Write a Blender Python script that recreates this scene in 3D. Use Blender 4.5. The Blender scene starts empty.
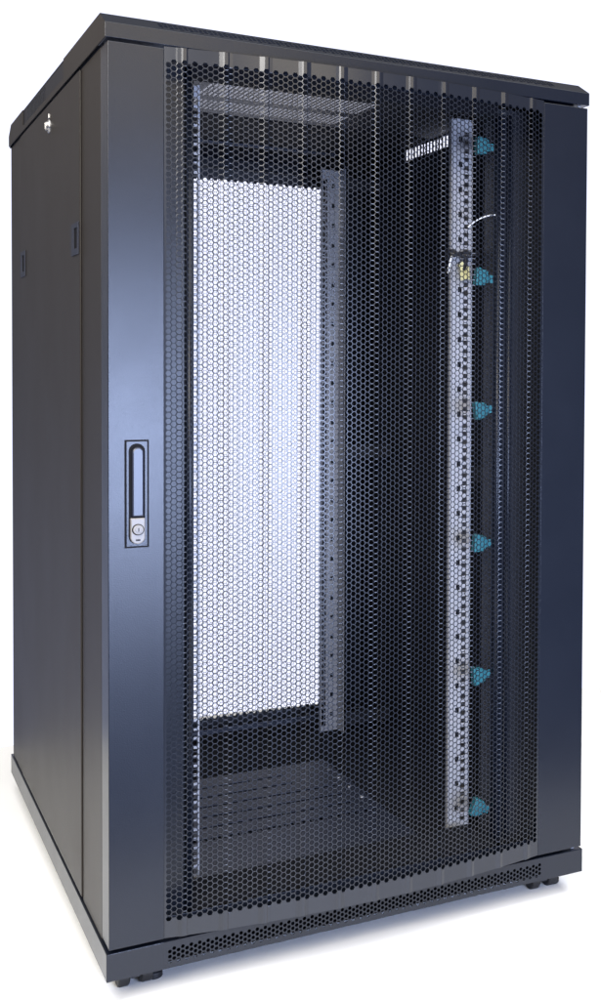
import bpy, bmesh, math, random
from mathutils import Vector, Matrix
random.seed(7)
S = bpy.context.scene
COL = S.collection
PI = math.pi

# ------------------------------------------------------------------ materials
def principled(name, col, rough=.45, metal=0.0, spec=.5, bump=0.0, bscale=900.0, coat=0.0, rvar=0.0, cvar=0.0, vscale=6.0):
    m = bpy.data.materials.new(name); m.use_nodes = True
    nt = m.node_tree; b = nt.nodes['Principled BSDF']
    b.inputs['Base Color'].default_value = (*col, 1)
    b.inputs['Roughness'].default_value = rough
    b.inputs['Metallic'].default_value = metal
    b.inputs['Specular IOR Level'].default_value = spec
    if coat: b.inputs['Coat Weight'].default_value = coat
    tc = nt.nodes.new('ShaderNodeTexCoord')
    if bump:
        n = nt.nodes.new('ShaderNodeTexNoise'); n.inputs['Scale'].default_value = bscale; n.inputs['Detail'].default_value = 2
        nt.links.new(tc.outputs['Object'], n.inputs['Vector'])
        bp = nt.nodes.new('ShaderNodeBump'); bp.inputs['Strength'].default_value = bump; bp.inputs['Distance'].default_value = .00016
        nt.links.new(n.outputs['Fac'], bp.inputs['Height']); nt.links.new(bp.outputs['Normal'], b.inputs['Normal'])
    if rvar or cvar:
        n2 = nt.nodes.new('ShaderNodeTexNoise'); n2.inputs['Scale'].default_value = vscale; n2.inputs['Detail'].default_value = 5
        nt.links.new(tc.outputs['Object'], n2.inputs['Vector'])
        if rvar:
            r = nt.nodes.new('ShaderNodeMapRange'); r.inputs[3].default_value = rough-rvar; r.inputs[4].default_value = rough+rvar
            nt.links.new(n2.outputs['Fac'], r.inputs[0]); nt.links.new(r.outputs[0], b.inputs['Roughness'])
        if cvar:
            r = nt.nodes.new('ShaderNodeMix'); r.data_type = 'RGBA'
            r.inputs[6].default_value = (*[c*(1-cvar) for c in col], 1); r.inputs[7].default_value = (*[min(1, c*(1+cvar)) for c in col], 1)
            nt.links.new(n2.outputs['Fac'], r.inputs[0]); nt.links.new(r.outputs[2], b.inputs['Base Color'])
    return m
PAINT = principled('black_powder_coat', (.0055, .0075, .0135), .30, 0, .33, .9, 520, 0, .035, .1, 9)
SIDE_LIT = principled('black_coat_side_lit', (.028, .024, .021), .46, 0, .20, .35, 700, 0, .04, .1)  # same black paint; warm light on the left side put into its colour
MESH = principled('black_mesh_coat', (.009, .011, .017), .28, 0, .45)
INNER = principled('black_inner_coat', (.016, .017, .022), .5, 0, .35, .2, 700)
MATT = principled('matt_black', (.007, .007, .009), .85, 0, .15)
PLATE = principled('floor_plate_coat', (.016, .020, .036), .5, 0, .5, .2, 500, 0, .05, .15)
ZINC = principled('zinc_plated_steel', (.42, .42, .44), .45, .2, .5, .1, 400, 0, .08, .12, 30)
CHROME = principled('chrome', (.55, .54, .53), .33, 1.0, .5, .1, 300, 0, .06, .1, 200)
RUBBER = principled('black_rubber', (.010, .010, .012), .6, 0, .4)
LEVER = principled('lever_coat', (.012, .015, .028), .36, 0, .6)
TEAL = principled('teal_plastic', (.022, .155, .195), .4, 0, .5, 0, 1, 0, 0, .3, 60)
TAG = principled('pale_yellow_paper', (.80, .76, .42), .7, 0, .3, 0, 1, 0, 0, .15, 80)
LOCKM = principled('die_cast_zinc', (.20, .188, .178), .42, 0.0, .5, .3, 300, 0, .1, .25, 260)
BRASS = principled('brass', (.62, .45, .16), .35, .9)
WIRE = principled('pale_wire', (.85, .85, .85), .5)
FLOOR = principled('white_floor', (.95, .95, .94), .7, 0, .3, 0, 1, 0, 0, .02, 2)

# ------------------------------------------------------------------ mesh helpers
def obj(name, bm, mat, parent=None, smooth=False, bevel=0.0):
    me = bpy.data.meshes.new(name)
    bm.normal_update(); bm.to_mesh(me); bm.free()
    me.materials.append(mat)
    o = bpy.data.objects.new(name, me); COL.objects.link(o)
    if parent is not None: o.parent = parent
    if smooth:
        for p in me.polygons: p.use_smooth = True
    if bevel:
        md = o.modifiers.new('bevel', 'BEVEL'); md.width = bevel; md.segments = 2; md.limit_method = 'ANGLE'; md.angle_limit = math.radians(40)
        md.harden_normals = False
    return o
def box(bm, x0, x1, y0, y1, z0, z1):
    v = [bm.verts.new((x, y, z)) for x in (x0, x1) for y in (y0, y1) for z in (z0, z1)]
    for f in ((0,1,3,2),(4,6,7,5),(0,4,5,1),(2,3,7,6),(0,2,6,4),(1,5,7,3)):
        bm.faces.new([v[i] for i in f])
def prism(bm, poly, axis, a, b):
    """poly: list of 2D points; extruded along axis from a to b"""
    def P(p, t):
        if axis == 'x': return (t, p[0], p[1])
        if axis == 'y': return (p[0], t, p[1])
        return (p[0], p[1], t)
    A = [bm.verts.new(P(p, a)) for p in poly]; B = [bm.verts.new(P(p, b)) for p in poly]
    n = len(poly)
    bm.faces.new(A[::-1]); bm.faces.new(B)
    for i in range(n): bm.faces.new([A[i], A[(i+1) % n], B[(i+1) % n], B[i]])
    bmesh.ops.recalc_face_normals(bm, faces=bm.faces[:])
def cyl(bm, c, r, h, axis='z', n=20):
    pts = [(c[0 if axis != 'x' else 1] + r*math.cos(2*PI*i/n), c[2 if axis != 'z' else 1] + r*math.sin(2*PI*i/n)) for i in range(n)]
    k = {'x': 0, 'y': 1, 'z': 2}[axis]
    prism(bm, pts, axis, c[k]-h/2, c[k]+h/2)
def holed_plate(bm, u0, u1, v0, v1, holes, t, P):
    """plate with rectangular holes, P(u,v,w)->xyz, thickness t. Built as a grid of cells, hole cells left out."""
    us = sorted(set([u0, u1] + [h[0] for h in holes] + [h[1] for h in holes]))
    vs = sorted(set([v0, v1] + [h[2] for h in holes] + [h[3] for h in holes]))
    us = [us[0]] + [b for a, b in zip(us, us[1:]) if b-a > 1e-6]; vs = [vs[0]] + [b for a, b in zip(vs, vs[1:]) if b-a > 1e-6]
    hs = {}
    for h in holes:
        for i in range(len(us)-1):
            um = (us[i]+us[i+1])/2
            if h[0] < um < h[1]:
                for j in range(len(vs)-1):
                    vm = (vs[j]+vs[j+1])/2
                    if h[2] < vm < h[3]: hs[(i, j)] = 1
    cache = {}
    def V(i, j, w):
        k = (i, j, w)
        if k not in cache: cache[k] = bm.verts.new(P(us[i], vs[j], t if w else 0))
        return cache[k]
    nu, nv = len(us)-1, len(vs)-1
    solid = lambda i, j: 0 <= i < nu and 0 <= j < nv and (i, j) not in hs
    for i in range(nu):
        for j in range(nv):
            if not solid(i, j): continue
            bm.faces.new([V(i,j,0), V(i+1,j,0), V(i+1,j+1,0), V(i,j+1,0)])
            bm.faces.new([V(i,j,1), V(i,j+1,1), V(i+1,j+1,1), V(i+1,j,1)])
            if not solid(i-1, j): bm.faces.new([V(i,j,0), V(i,j+1,0), V(i,j+1,1), V(i,j,1)])
            if not solid(i+1, j): bm.faces.new([V(i+1,j,0), V(i+1,j,1), V(i+1,j+1,1), V(i+1,j+1,0)])
            if not solid(i, j-1): bm.faces.new([V(i,j,0), V(i,j,1), V(i+1,j,1), V(i+1,j,0)])
            if not solid(i, j+1): bm.faces.new([V(i,j+1,0), V(i+1,j+1,0), V(i+1,j+1,1), V(i,j+1,1)])
    bmesh.ops.recalc_face_normals(bm, faces=bm.faces[:])
def hexsheet(name, u0, u1, v0, v1, cs, pv, hole, P, t, mat, parent, vb=None, vt=None, ub=None, ut=None):
    """perforated sheet: hex holes on a honeycomb grid inside u0..u1 x v0..v1, solid margins out to ub..ut x vb..vt.
    cs column step, pv vertical pitch, hole = fraction of the cell left open; P(u,v,w) places it; t thickness."""
    ncol = max(2, round((u1-u0)/cs)); R = (u1-u0)/(ncol*1.5+.5)
    nrow = max(2, int((v1-v0-pv/2)/pv)); pv = (v1-v0)/(nrow+.5); h = pv/2
    verts, faces, cache = [], [], {}
    def vert(key, u, v):
        if key not in cache:
            cache[key] = len(verts); verts.append((u, v))
        return cache[key]
    inner_loops = []
    def outer(c, r):
        base = 1 if c % 2 else 0
        cx = u0 + R + c*1.5*R; row = 2*r + base            # in half pitches
        pts = [(3*c+4, row+1, cx+R, 0), (3*c+3, row+2, cx+R/2, 0), (3*c+1, row+2, cx-R/2, 0), (3*c+0, row+1, cx-R, 0), (3*c+1, row+0, cx-R/2, 0), (3*c+3, row+0, cx+R/2, 0)]
        return cx, v0+(row+1)*h, [vert((a, b), x, v0+b*h) for a, b, x, _ in pts]
    for c in range(ncol):
        for r in range(nrow):
            cx, cv, o = outer(c, r)
            inn = []
            for k in range(6):
                x, y = verts[o[k]]
                inn.append(len(verts)); verts.append((cx+(x-cx)*hole, cv+(y-cv)*hole))
            for k in range(6):
                faces.append((o[k], o[(k+1) % 6], inn[(k+1) % 6], inn[k]))
            inner_loops.append(inn)
    # solid margins
    if vb is None: vb = v0
    if vt is None: vt = v1
    if ub is None: ub = u0
    if ut is None: ut = u1
    bot, top = [], []
    for c in range(ncol):
        base = 1 if c % 2 else 0
        for a in (3*c+1, 3*c+3):
            bot.append(cache[(a, base)]); top.append(cache[(a, 2*nrow+base)])
    lastb = 1 if (ncol-1) % 2 else 0
    leftline = [cache[(1 if b % 2 == 0 else 0, b)] for b in range(0, 2*nrow+1)]
    a_r = 3*(ncol-1)
    rightline = [cache[((a_r+3) if (b-lastb) % 2 == 0 else (a_r+4), b)] for b in range(lastb, 2*nrow+lastb+1)]
    def addv(u, v): verts.append((u, v)); return len(verts)-1
    def strip(line, line2, flip):
        for i in range(len(line)-1):
            f = (line[i], line[i+1], line2[i+1], line2[i])
            faces.append(f[::-1] if flip else f)
    lb = [addv(verts[i][0], vb) for i in bot]; strip(bot, lb, True)
    lt = [addv(verts[i][0], vt) for i in top]; strip(top, lt, False)
    ll = [addv(ub, verts[i][1]) for i in leftline]; strip(leftline, ll, False)
    lr = [addv(ut, verts[i][1]) for i in rightline]; strip(rightline, lr, True)
    cbl = addv(ub, vb); ctl = addv(ub, vt); cbr = addv(ut, vb); ctr = addv(ut, vt)
    faces += [(cbl, lb[0], leftline[0], ll[0]), (ctl, ll[-1], leftline[-1], lt[0]), (cbr, lr[0], rightline[0], lb[-1]), (ctr, lt[-1], rightline[-1], lr[-1])]
    n = len(verts)
    V = [P(u, v, 0) for u, v in verts] + [P(u, v, t) for u, v in verts]
    F = list(faces) + [tuple(i+n for i in f[::-1]) for f in faces]
    for inn in inner_loops:
        for k in range(6):
            a, b = inn[k], inn[(k+1) % 6]
            F.append((a, b, b+n, a+n))
    me = bpy.data.meshes.new(name); me.from_pydata(V, [], F); me.update()
    me.materials.append(mat)
    o = bpy.data.objects.new(name, me); COL.objects.link(o); o.parent = parent
    return o

# ------------------------------------------------------------------ dimensions (metres)
W, D = .800, 1.200
ZB, ZC, ZF, ZT = .042, 1.398, 1.420, 1.441       # base top, cover underside, cover fascia top, roof
cab = bpy.data.objects.new('server_cabinet', None); COL.objects.link(cab)
cab['label'] = 'tall black steel server cabinet with curved perforated front door standing on castors'
cab['category'] = 'server cabinet'

# ------------------------------------------------------------------ base frame
bm = bmesh.new()
box(bm, 0, .080, 0, .0015, 0, ZB); box(bm, .722, W, 0, .0015, 0, ZB)
box(bm, 0, .0015, .002, D-.002, 0, ZB); box(bm, W-.0015, W, .002, D-.002, 0, ZB)
box(bm, 0, W, D-.0015, D, 0, ZB)
box(bm, .0016, .10, .0016, D-.0016, ZB-.0018, ZB-.0003); box(bm, .70, W-.0016, .0016, D-.0016, ZB-.0018, ZB-.0003)
box(bm, .1002, .6998, .0018, .10, ZB-.0018, ZB-.0003); box(bm, .1002, .6998, D-.10, D-.0018, ZB-.0018, ZB-.0003)
base = obj('base_frame', bm, PAINT, cab, bevel=.0009)
hexsheet('perforated_strip', .0845, .7175, .0065, .0335, .0062, .0066, .72, lambda u, v, w: (u, .0002+w, v), .0013, PAINT, base, vb=.0004, vt=ZB-.0004, ub=.0795, ut=.7225)
bm = bmesh.new(); box(bm, .02, W-.02, .02, D-.02, .002, .004)
obj('shade_pan', bm, MATT, cab)  # black sheet added in place of the shade behind the strip holes

# ------------------------------------------------------------------ top cover
bm = bmesh.new()
box(bm, 0, W, 0, .0015, ZC, ZF)                                   # front fascia
box(bm, .002, W-.002, .0014, .07, ZC, ZC+.0012)                    # return lip under the fascia
cover = obj('top_cover', bm, PAINT, cab, bevel=.0008)
bm = bmesh.new(); box(bm, 0, W, D-.0015, D, ZC, ZF); box(bm, .0016, W-.0016, D-.014, D-.0014, ZC-.0035, ZC-.0005)
obj('rear_fascia', bm, PAINT, cover, bevel=.0008)
cy, cz = .042, ZT-ZF
cl = math.hypot(cy, cz)
nrm = Vector((0, cz, -cy)).normalized()
def chamP(u, v, w): return (u, .0004+cy*v/cl+nrm.y*w, ZF+cz*v/cl+nrm.z*w)
hexsheet('perforated_strip', .075, .740, .010, .040, .0072, .0078, .74, chamP, .0013, PAINT, cover, vb=0, vt=cl, ub=0, ut=W)
bm = bmesh.new(); prism(bm, [(.006, ZF-.001), (.041, ZT-.004), (.041, ZF-.001)], 'x', .004, W-.004)
obj('backing', bm, MATT, cover)
bm = bmesh.new(); prism(bm, [(D, ZF), (D-cy, ZT), (D-cy, ZT-.002), (D-.003, ZF)], 'x', 0, W)
obj('rear_slope', bm, PAINT, cover)
# side walls of the cover with vertical vent slots (the middle stretch is a recessed vent strip)
def sidewall(x, s):
    b = bmesh.new()
    prism(b, [(0.0016, ZC), (0.0016, ZF), (cy, ZT-.0002), (.40, ZT-.0002), (.40, ZC)], 'x', x, x+s*.0015)
    prism(b, [(.955, ZC), (.955, ZT-.0002), (D-cy, ZT-.0002), (D-.0016, ZF), (D-.0016, ZC)], 'x', x, x+s*.0015)
    box(b, min(x, x+s*.0015), max(x, x+s*.0015), .4002, .9548, ZC, ZC+.010)
    w = obj('side_fascia', b, SIDE_LIT if x < .1 else MATT, cover)
    b = bmesh.new()
    holes = [(.640+.0185*k, .6505+.0185*k, ZC+.0125, ZT-.006) for k in range(14)]
    holed_plate(b, .4002, .9548, ZC+.0102, ZT-.0004, holes, .001, lambda u, v, t: (x+s*(.002+t), u, v))
    obj('vent_slots', b, INNER, w)
    b = bmesh.new(); box(b, min(x+s*.0052, x+s*.0075), max(x+s*.0052, x+s*.0075), .0518, D-.016, ZC-.030, ZC+.010)
    obj('light_leak_lip', b, INNER, w)  # lip added to stop light leaking in below the cover
sidewall(0, 1); sidewall(W, -1)
# roof plate with centred perforated vent
bm = bmesh.new()
holed_plate(bm, .0016, W-.0016, cy+.0002, D-cy-.0002, [(.24, .565, .41, .70)] + [(.02, .78, .745, D-cy-.02)], -.002, lambda u, v, t: (u, v, ZT+t))
obj('roof_panel', bm, INNER, cover)
hexsheet('roof_vent', .245, .560, .415, .545, .0090, .0095, .74, lambda u, v, w: (u, v, ZT-.004+w), .001, INNER, cover, vb=.400, vt=.575, ub=.23, ut=.575)
hexsheet('roof_vent', .245, .560, .585, .695, .0090, .0095, .74, lambda u, v, w: (u, v, ZT-.004+w), .001, INNER, cover, vb=.5752, vt=.712, ub=.23, ut=.575)

bm = bmesh.new(); box(bm, .0095, W-.0095, .735, D-.016, ZT-.0045, ZT-.0025)
obj('roof_shade_plate', bm, MATT, cover)  # rear ceiling shade put in as a matt black plate
bm = bmesh.new(); box(bm, .12, W-.12, 1.050, 1.054, ZT-.012, ZT-.005)
obj('roof_rib', bm, PLATE, cover)
# ------------------------------------------------------------------ corner posts and body frame
def post(sx, x0, front):
    """corner post; sx=+1 left side, -1 right side"""
    b = bmesh.new()
    X = lambda x: x if sx > 0 else W-x
    def bx(a, c, y0, y1, z0=ZB, z1=ZC-.004): box(b, min(X(a), X(c)), max(X(a), X(c)), y0, y1, z0, z1)
    if front:
        bx(.0035, .0050, .0605, .2345)            # outer side skin
        if sx < 0: bx(.0052, .136, .1080, .1095); bx(.1345, .136, .1097, .150)           # front flange, inner return
    else:
        bx(.0035, .0050, 1.0015, 1.188)
        bx(.0051, .110, 1.1860, 1.1875)
        bx(.1085, .110, 1.120, 1.1858)
    o = obj('corner_post', b, SIDE_LIT if sx > 0 else INNER, cab, bevel=.0007)
    if front and sx > 0:
        b = bmesh.new(); bx(.0052, .131, .0600, .0615); bx(.1295, .131, .0617, .110)
        obj('front_flange', b, PAINT, o, bevel=.0005)
    return o
for sx in (1, -1):
    for fr in (True, False): post(sx, 0, fr)
# rolled lips on the front posts
for xs, yl in (((.1285,), .0535), ((.6700, .6920), .1000)):
    for x_, r_ in zip(xs, (.0060, .0048)):
        bm = bmesh.new(); cyl(bm, (x_, yl, (ZB+ZC)/2-.002), r_, ZC-ZB-.03, 'z', 20)
        obj('post_lip', bm, PAINT, cab, smooth=True)
bm = bmesh.new(); box(bm, .663, .698, .1045, .1065, ZB+.013, ZC-.017)
obj('lip_plate', bm, PAINT, cab)
# front and rear cross members
bm = bmesh.new(); box(bm, .1315, .6430, .050, .0515, 1.368, ZC-.001); box(bm, .1315, .6430, .0517, .085, 1.368, 1.3695)
obj('top_cross_member', bm, MATT, cab)
bm = bmesh.new(); box(bm, .1315, .6430, .050, .0515, ZB+.001, .070); box(bm, .1315, .6430, .0517, .16, .0685, .070)
obj('bottom_cross_member', bm, MATT, cab)

# side panels
for sx in (1, -1):
    bm = bmesh.new()
    X = (lambda x: x) if sx > 0 else (lambda x: W-x)
    def bx(a, c, y0, y1, z0, z1): box(bm, min(X(a), X(c)), max(X(a), X(c)), y0, y1, z0, z1)
    bx(.0010, .0040, .2360, 1.0000, ZB+.006, ZC-.005)
    o = obj('side_panel', bm, SIDE_LIT if sx > 0 else INNER, cab, bevel=.0022)
    bm = bmesh.new(); bx(.0060, .0070, .225, 1.01, ZB, ZC-.004)
    obj('backing', bm, MATT, o)
    bm = bmesh.new(); cyl(bm, (X(.0005), .575, 1.352), .0125, .004, 'x', 28)
    lk = obj('panel_lock', bm, CHROME, o, bevel=.001)
    bm = bmesh.new(); cyl(bm, (X(-.0030), .575, 1.352), .0085, .004, 'x', 24)
    box(bm, min(X(-.0065), X(-.0052)), max(X(-.0065), X(-.0052)), .5745, .5755, 1.346, 1.358)
    box(bm, min(X(-.001), X(.0021)), max(X(-.001), X(.0021)), .571, .579, 1.366, 1.374)
    obj('cylinder', bm, CHROME, lk, bevel=.0006)
    for yy in (.279, .958):
        bm = bmesh.new()
        u, v = yy, 1.125
        b0 = bm
        a_, c_ = sorted((X(-.0008), X(.0009)))
        holed_plate(b0, u-.036, u+.036, v-.026, v+.026, [(u-.024, u+.012, v-.016, v+.018)], .0016, lambda p, q, t: (a_+t, p, q))
        lt = obj('slide_latch', b0, PLATE, o, bevel=.0004)
        bm = bmesh.new(); bx(.0004, .0008, u-.0238, u+.0118, v-.0158, v+.0178)
        obj('recess', bm, MATT, lt)

# ------------------------------------------------------------------ front door
ZD0, ZD1 = .0475, 1.3925
bm = bmesh.new()
def strip_(b, x0, x1, outer_left):
    # folded strip: front face, outer edge return with rounded nose, inner return
    box(b, x0, x1, 0, .0016, ZD0, ZD1)
    xe = x0 if outer_left else x1-.0016
    box(b, xe, xe+.0016, .0017, .058, ZD0, ZD1)
    box(b, x0+.002, x1-.002, .0285, .030, ZD0+.0005, ZD0+.06)
    box(b, x0+.002, x1-.002, .002, .0284, ZD0+.0004, ZD0+.0018)
    box(b, x0+.002, x1-.002, .002, .0284, ZD1-.0018, ZD1-.0004)
strip_(bm, .0035, .0805, True); strip_(bm, .7095, W-.0035, False)
box(bm, .082, .7085, .0165, .018, ZD0, ZD0+.026); box(bm, .082, .7085, .0165, .018, ZD1-.012, ZD1)
door = obj('front_door', bm, PAINT, cab, bevel=.0013)
XL, XR = .0808, .7092
BULGE = .036
NCOL = 87
def smooth(t): t = max(0, min(1, t)); return t*t*(3-2*t)
def doorY(u):
    s = (u-XL)/(XR-XL)
    y = -BULGE*(1-(2*s-1)**2)
    # pressed vertical ribs
    per = (XR-XL)/10.86
    q = ((u-XL)/per+.37) % 1.0
    a = .055
    rib = smooth((q-.66)/.13)*(1-smooth((q-.86)/.07))
    e = smooth(s*40)*smooth((1-s)*40)
    return y-.0024*rib*e
hexsheet('perforated_panel', XL+.0012, XR-.002, .073, 1.378, (XR-XL)/NCOL, .0090, .86,
         lambda u, v, w: (u, doorY(u)+w+.0004, v), .0012, MESH, door, vb=ZD0+.0006, vt=ZD1+.003, ub=XL, ut=XR)
# top and bottom closing ledges of the bulge
for z in (ZD0+.0008, ZD1-.0005):
    bm = bmesh.new()
    n = 120
    A = []; B = []
    for i in range(n+1):
        u = XL+.001+(XR-XL-.002)*i/n
        A.append(bm.verts.new((u, doorY(u)+.0018, z))); B.append(bm.verts.new((u, .016, z)))
    for i in range(n): bm.faces.new([A[i], A[i+1], B[i+1], B[i]])
    bmesh.ops.solidify(bm, geom=bm.faces[:], thickness=.001)
    obj('ledge', bm, MESH, door)

# swing handle
hx0, hx1, hz0, hz1 = .0255, .0590, .648, .809
bm = bmesh.new(); box(bm, hx0, hx1, -.0010, -.0002, hz0, hz1)
hp = obj('gasket', bm, MATT, door)
bm = bmesh.new(); box(bm, hx0+.0020, hx1-.0020, -.0024, -.0012, hz0+.0020, hz1-.0020)
obj('handle_plate', bm, PAINT, door, bevel=.0006)
def stadium(x0, x1, z0, z1, rt=True, rb=True, n=14):
    r = (x1-x0)/2; cx = (x0+x1)/2; pts = []
    if rb: pts += [(cx+r*math.cos(a), z0+r+r*math.sin(a)) for a in [PI+PI*i/n for i in range(n+1)]]
    else: pts += [(x0, z0), (x1, z0)]
    if rt: pts += [(cx+r*math.cos(a), z1-r+r*math.sin(a)) for a in [PI*i/n for i in range(n+1)]]
    else: pts += [(x1, z1), (x0, z1)]
    return pts
hc = (hx0+hx1)/2-.0002
bm = bmesh.new(); prism(bm, stadium(hc-.0112, hc+.0112, .654, .8035), 'y', -.0030, -.0026)
obj('handle_recess', bm, MATT, door)
bm = bmesh.new(); prism(bm, stadium(hc-.0078, hc+.0085, .695, .7985, True, False), 'y', -.0105, -.0032)
obj('swing_handle', bm, LEVER, door, bevel=.0022)
bm = bmesh.new(); prism(bm, stadium(hc-.0100, hc+.0100, .6545, .6930, False, True), 'y', -.0110, -.0032)
lock = obj('lock_housing', bm, LOCKM, door, bevel=.0016)
bm = bmesh.new(); cyl(bm, (hc, -.0114, .676), .0084, .0008, 'y', 28)
obj('dial_ring', bm, MATT, lock)
bm = bmesh.new(); cyl(bm, (hc, -.0130, .676), .0072, .003, 'y', 28)
obj('dial', bm, LOCKM, lock, bevel=.001)
bm = bmesh.new(); cyl(bm, (hc, -.0150, .676), .0044, .002, 'y', 24)
obj('lock_barrel', bm, LOCKM, lock, bevel=.0006)
bm = bmesh.new(); box(bm, hc-.0006, hc+.0006, -.0165, -.0161, .6735, .6785); box(bm, hc-.003, hc+.003, -.0120, -.0112, .6595, .6615)
obj('keyhole', bm, MATT, lock)
# hinge pins at the right edge
for z in (ZD0-.003, ZD1+.0022):
    bm = bmesh.new(); cyl(bm, (W-.014, .014, z), .004, .005, 'z', 14)
    obj('hinge_pin', bm, ZINC, door)

# ------------------------------------------------------------------ rear door
bm = bmesh.new()
box(bm, .006, .118, 1.190, 1.200, ZB+.004, ZC-.004); box(bm, .700, W-.006, 1.190, 1.200, ZB+.004, ZC-.004)
box(bm, .119, .699, 1.190, 1.1985, ZB+.0002, .060); box(bm, .119, .699, 1.190, 1.200, 1.371, ZC-.004)
rdoor = obj('rear_door', bm, INNER, cab, bevel=.001)
hexsheet('perforated_panel', .122, .696, .062, 1.369, .0078, .0092, .90, lambda u, v, w: (u, 1.192+w, v), .001, MESH, rdoor, vb=.0602, vt=1.3708, ub=.1182, ut=.6998)
bm = bmesh.new(); box(bm, .123, .690, 1.140, 1.150, .044, .0455); box(bm, .123, .69, 1.100, 1.102, .05, .062)
for k in range(46): box(bm, .13+.012*k, .135+.012*k, 1.0985, 1.0999, .052, .060)
obj('rear_cross_member', bm, PLATE, cab)

# ------------------------------------------------------------------ floor of the cabinet
bm = bmesh.new(); box(bm, .124, .69, .76, 1.18, ZB+.0002, ZB+.0015); box(bm, .0105, .1235, .055, 1.18, ZB+.0002, ZB+.0015); box(bm, .6905, .789, .055, 1.18, ZB+.0002, ZB+.0015)
obj('floor_shade_plate', bm, MATT, cab)  # matt black sheets added for the dark of the rear floor
bm = bmesh.new()
holes = []
for y in (.44, .50, .56, .62, .68):
    for k in range(5 if y < .6 else 4): holes.append((.18+.070*k, .2455+.070*k, y-.0055, y+.0055))
for k in range(34): holes.append((.17+.011*k, .1775+.011*k, .368, .384))
holed_plate(bm, .125, .56, .165, .745, holes, .0015, lambda u, v, t: (u, v, .054+t))
fp = obj('floor_plate', bm, PLATE, cab)
for k, yy in enumerate((.455, .53, .60, .665)):
    bm = bmesh.new(); cyl(bm, (.545, yy, .0565), .0032, .002, 'z', 12)
    obj('screw_head', bm, ZINC, fp)
bm = bmesh.new(); box(bm, .125, .689, .166, .7598, ZB+.0003, ZB+.001)
obj('under_plate', bm, MATT, cab)  # black sheet added so the slots above read as shade

# ------------------------------------------------------------------ mounting rails
U = .0466
RZ0, RZ1 = .050, 1.385
def rail(x_in, s, y, rear):
    """x_in inner edge, s=+1 plate runs to +x, -1 to -x; face plate at y"""
    L = .042 if not rear else .046
    holes = []
    nU = 28
    for k in range(nU):
        z = RZ0+.018+k*U
        if z+.034 > RZ1: break
        for d in (0, .0155, .0311):
            if rear or s < 0: holes.append((.0025, .0155, z+d-.0056, z+d+.0056))
            else: holes.append((.0250, .0345, z+d-.0042, z+d+.0042))
        holes.append(((.026, .034) if (rear or s < 0) else (.0140, .0215)) + (z+.0165, z+.0265))
    b = bmesh.new()
    P = lambda u, v, t: (x_in+s*u, y+t, v)
    holed_plate(b, 0, L, RZ0, RZ1, holes, .0018, P)
    d = -1 if rear else 1
    for u0, dep in ((0, .010), (L-.0018, .040)):
        xa, xb = sorted((x_in+s*u0, x_in+s*(u0+.0018)))
        ya, yb = sorted((y+(.0019 if d > 0 else -.0001), y+d*dep))
        box(b, xa, xb, ya, yb, RZ0, RZ1)
    return obj('mounting_rail', b, ZINC, cab)
r1 = rail(.621, 1, .200, False)
r2 = rail(.1765, -1, .200, False)
r3 = rail(.625, 1, .985, True)
r4 = rail(.175, -1, .985, True)
# depth supports that carry the rails
for z in (.080, .72, 1.352):
    for x0, x1 in ((.012, .124), (.678, .788)):
        bm = bmesh.new(); box(bm, x0, x1, .215, .228, z-.015, z+.015); obj('rail_bracket', bm, INNER, cab); bm = bmesh.new(); box(bm, x0, x1, .955, .968, z-.015, z+.015)
        obj('rail_bracket', bm, INNER, cab)

# teal cable clips on the right hand side
def clip():
    b = bmesh.new()
    prism(b, [(.6285, .0145), (.6340, .0165), (.6390, .0130), (.6440, .0140), (.6490, .0105), (.6505, .0020), (.6505, -.0090), (.6465, -.0105), (.6460, -.0150), (.6410, -.0140), (.6385, -.0160), (.6285, -.0165)], 'y', .100, .115)
    o = obj('cable_clip', b, TEAL, cab, bevel=.0012)
    b = bmesh.new()
    for zz in (-.009, 0, .009): box(b, .631, .649, .0985, .0998, zz-.0016, zz+.0016)
    s = obj('clip_rib', b, TEAL, o, bevel=.0005)
    b = bmesh.new(); box(b, .6508, .6640, .1075, .1095, -.008, .006)
    obj('clip_arm', b, TEAL, o)
    return o
c0 = clip()
for i, z in enumerate((1.323, 1.087, .846, .604, .361, .118)):
    o = c0 if i == 0 else c0.copy()
    if i:
        COL.objects.link(o); o.parent = cab
        for ch in list(c0.children):
            c = ch.copy(); COL.objects.link(c); c.parent = o
    o.location = (0, 0, z)
    a = (0, .10, -.12, .06, -.08, .35)[i]
    o.rotation_euler = (0, a, 0); o.location = (.64-.64*math.cos(a), 0, z+.64*math.sin(a))
# brass screw at the foot of the rail
bm = bmesh.new(); cyl(bm, (.612, .19, .045+.003), .0065, .004, 'y', 6); cyl(bm, (.612, .186, .048), .0035, .006, 'y', 14)
obj('earth_screw', bm, BRASS, cab)

# ------------------------------------------------------------------ castors and feet
def castor(x, y):
    b = bmesh.new()
    for dx in (-.0165, .0165):
        cyl(b, (x+dx, y, -.018), .0225, .017, 'x', 28)
    o = obj('castor_wheel', b, RUBBER, cab, bevel=.003)
    b = bmesh.new(); box(b, x-.0065, x+.0065, y-.016, y+.016, -.026, -.003); cyl(b, (x, y, -.002), .018, .004, 'z', 20)
    obj('fork', b, INNER, o, bevel=.001)
def foot(x, y):
    b = bmesh.new(); cyl(b, (x, y, -.0355), .0125, .010, 'z', 24)
    o = obj('levelling_foot', b, RUBBER, cab, bevel=.002)
    b = bmesh.new(); cyl(b, (x, y, -.016), .005, .036, 'z', 12)
    obj('threaded_stem', b, ZINC, o)
for x, y, fx in ((.050, .070, .0805), (.750, .070, .7775), (.050, 1.130, .09), (.750, 1.130, .71)):
    castor(x, y); foot(fx, y+.005)

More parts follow.
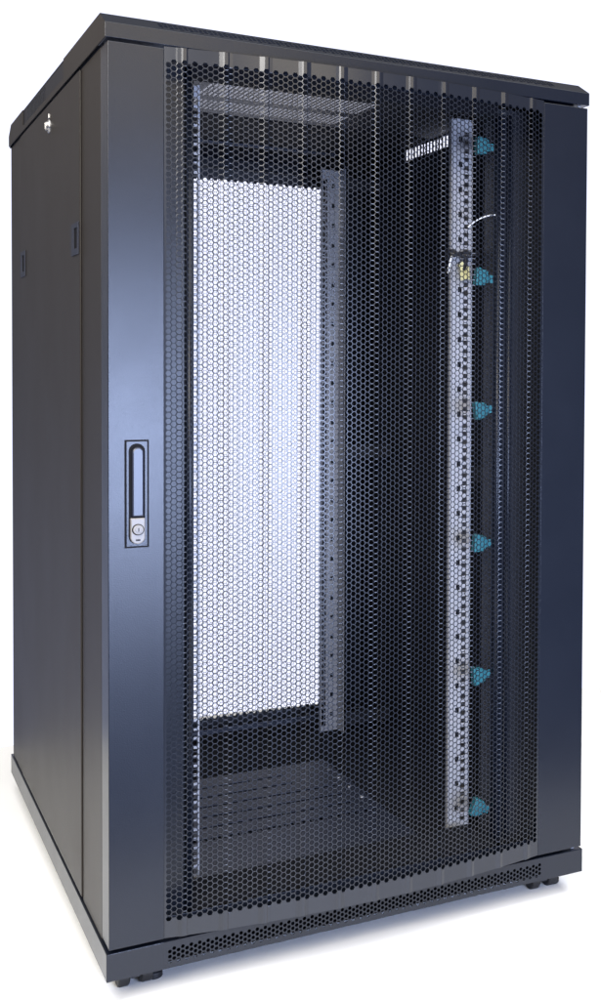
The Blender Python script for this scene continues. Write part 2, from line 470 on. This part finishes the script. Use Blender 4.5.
# ------------------------------------------------------------------ key tag and loose wire hanging on the right front rail
tag = bpy.data.objects.new('key_tag', None); COL.objects.link(tag); tag.location = (.64, .19, 1.11)
tag['label'] = 'small pale yellow tag tied round the front right mounting rail'
tag['category'] = 'tag'
def tube(name, pts, r, mat, parent, cyc=False):
    cu = bpy.data.curves.new(name, 'CURVE'); cu.dimensions = '3D'; cu.bevel_depth = r; cu.bevel_resolution = 2; cu.resolution_u = 8
    sp = cu.splines.new('BEZIER'); sp.bezier_points.add(len(pts)-1); sp.use_cyclic_u = cyc
    for p, q in zip(sp.bezier_points, pts): p.co = q; p.handle_left_type = p.handle_right_type = 'AUTO'
    t = bpy.data.objects.new('tmp', cu); COL.objects.link(t)
    dg = bpy.context.evaluated_depsgraph_get(); me = bpy.data.meshes.new_from_object(t.evaluated_get(dg))
    bpy.data.objects.remove(t)
    me.name = name; me.materials.clear(); me.materials.append(mat)
    for pl in me.polygons: pl.use_smooth = True
    o = bpy.data.objects.new(name, me); COL.objects.link(o); o.parent = parent
    return o
bm = bmesh.new()
prism(bm, [(-.009, .004), (-.002, .010), (.004, .004), (.006, -.022), (-.005, -.026)], 'y', -.0035, -.003)
prism(bm, [(.004, .0), (.010, .002), (.012, -.024), (.006, -.022)], 'y', -.0050, -.0045)
obj('paper_tag', bm, TAG, tag)
tube('cord', [(-.024, -.004, .018), (.0, -.006, .026), (.034, -.003, .020), (.036, .012, .015), (.0, .022, .017), (-.026, .012, .018)], .0032, RUBBER, tag, True)
tube('cord', [(-.023, -.005, .028), (.0, -.008, .018), (.034, -.004, .030), (.036, .012, .028), (.0, .022, .024), (-.026, .012, .027)], .0028, RUBBER, tag, True)
tube('cord', [(-.024, -.006, .018), (-.031, -.012, .004), (-.033, -.010, -.014)], .0022, WIRE, tag)
tube('cord', [(0, -.007, .022), (.002, -.009, .006), (.0, -.005, -.006)], .0028, RUBBER, tag)
w = tube('loose_wire', [(.612, .103, 1.174), (.625, .100, 1.186), (.645, .098, 1.196), (.668, .1035, 1.201)], .0013, WIRE, None)
w['label'] = 'thin pale wire sticking out sideways above the yellow tag'
w['category'] = 'wire'

# ------------------------------------------------------------------ floor
me = bpy.data.meshes.new('floor')
me.from_pydata([(.45+1.7*math.cos(2*PI*k/96), .50+1.12*math.sin(2*PI*k/96), -.0405) for k in range(96)], [], [tuple(range(96))])
me.materials.append(FLOOR)
fl = bpy.data.objects.new('floor', me); COL.objects.link(fl); fl['kind'] = 'structure'

# ------------------------------------------------------------------ world: white backdrop, plus unseen tones added for reflections in the paint
w = bpy.data.worlds.new('World'); S.world = w; w.use_nodes = True
nt = w.node_tree; bg = nt.nodes['Background']
def N(t, **k):
    n = nt.nodes.new(t)
    for a, b in k.items(): setattr(n, a, b)
    return n
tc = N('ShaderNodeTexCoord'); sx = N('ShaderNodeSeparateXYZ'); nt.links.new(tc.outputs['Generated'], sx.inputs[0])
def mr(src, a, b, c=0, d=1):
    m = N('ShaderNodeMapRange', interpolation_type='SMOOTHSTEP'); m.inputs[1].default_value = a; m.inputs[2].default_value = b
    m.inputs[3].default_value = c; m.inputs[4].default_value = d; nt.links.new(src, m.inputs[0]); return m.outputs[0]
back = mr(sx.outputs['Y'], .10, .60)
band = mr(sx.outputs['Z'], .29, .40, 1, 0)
left = mr(sx.outputs['X'], -.24, .02)  # white fades out leftwards so the side panel reflects darker tones
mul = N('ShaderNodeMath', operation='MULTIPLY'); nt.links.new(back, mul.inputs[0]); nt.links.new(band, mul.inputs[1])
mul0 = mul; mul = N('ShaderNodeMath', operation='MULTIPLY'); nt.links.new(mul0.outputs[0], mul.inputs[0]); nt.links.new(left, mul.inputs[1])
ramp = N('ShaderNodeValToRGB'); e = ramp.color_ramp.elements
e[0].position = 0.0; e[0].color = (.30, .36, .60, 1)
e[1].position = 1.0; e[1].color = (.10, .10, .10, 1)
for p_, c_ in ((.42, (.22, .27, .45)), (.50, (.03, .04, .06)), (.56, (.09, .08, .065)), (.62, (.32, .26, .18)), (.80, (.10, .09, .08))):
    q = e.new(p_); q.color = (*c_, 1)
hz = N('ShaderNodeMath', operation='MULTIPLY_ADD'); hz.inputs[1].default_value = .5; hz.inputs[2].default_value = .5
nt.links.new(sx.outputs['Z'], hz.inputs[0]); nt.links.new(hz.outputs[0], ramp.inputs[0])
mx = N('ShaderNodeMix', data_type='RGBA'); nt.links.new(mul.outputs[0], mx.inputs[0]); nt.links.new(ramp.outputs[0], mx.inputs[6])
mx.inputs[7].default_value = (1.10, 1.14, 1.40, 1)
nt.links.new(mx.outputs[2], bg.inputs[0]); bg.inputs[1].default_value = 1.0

def area(name, loc, target, sx_, sy_, power, col=(1, 1, 1)):
    l = bpy.data.lights.new(name, 'AREA'); l.shape = 'RECTANGLE'; l.size = sx_; l.size_y = sy_; l.energy = power; l.color = col
    o = bpy.data.objects.new(name, l); COL.objects.link(o); o.location = loc
    o.rotation_euler = (Vector(target)-Vector(loc)).to_track_quat('-Z', 'Y').to_euler()
    return o
area('overhead_floor_fill', (.2, -1.0, 4.2), (.2, -1.0, 0), 5.5, 4.0, 430)  # added lamp, keeps the floor white
area('floor_shadow_fill', (-1.9, -3.0, 2.6), (.1, .1, 0), 1.6, 1.6, 210, (1.0, .96, .90))  # added fill from front left, washes out the shadow along the base
area('front_softbox', (.48, -2.7, .66), (.2, 0, .75), .85, .80, 108, (.53, .65, 1.0))
area('upper_warm_fill', (.55, -2.7, 2.15), (.2, 0, 1.3), 1.1, .7, 14, (1.0, .84, .52))  # added warm lamp, tints the reflection at the top of the door

# ------------------------------------------------------------------ camera
cd = bpy.data.cameras.new('camera'); cam = bpy.data.objects.new('camera', cd); COL.objects.link(cam)
cam.location = (-.338750457, -2.08134388, .922231)
cam.rotation_euler = (1.54019810, -.0127691378, -.604285182)
cd.sensor_fit = 'VERTICAL'; cd.sensor_height = 36; cd.sensor_width = 36
cd.lens = 1298.26946/1000*36
cd.shift_x = -421.334346/1000; cd.shift_y = -89.1716164/1000
cd.clip_start = .05; cd.clip_end = 300
S.camera = cam
S.view_settings.view_transform = 'Standard'; S.view_settings.look = 'None'
S.view_settings.exposure = 0; S.view_settings.gamma = 1
S.render.engine = 'CYCLES'
S.cycles.max_bounces = 8
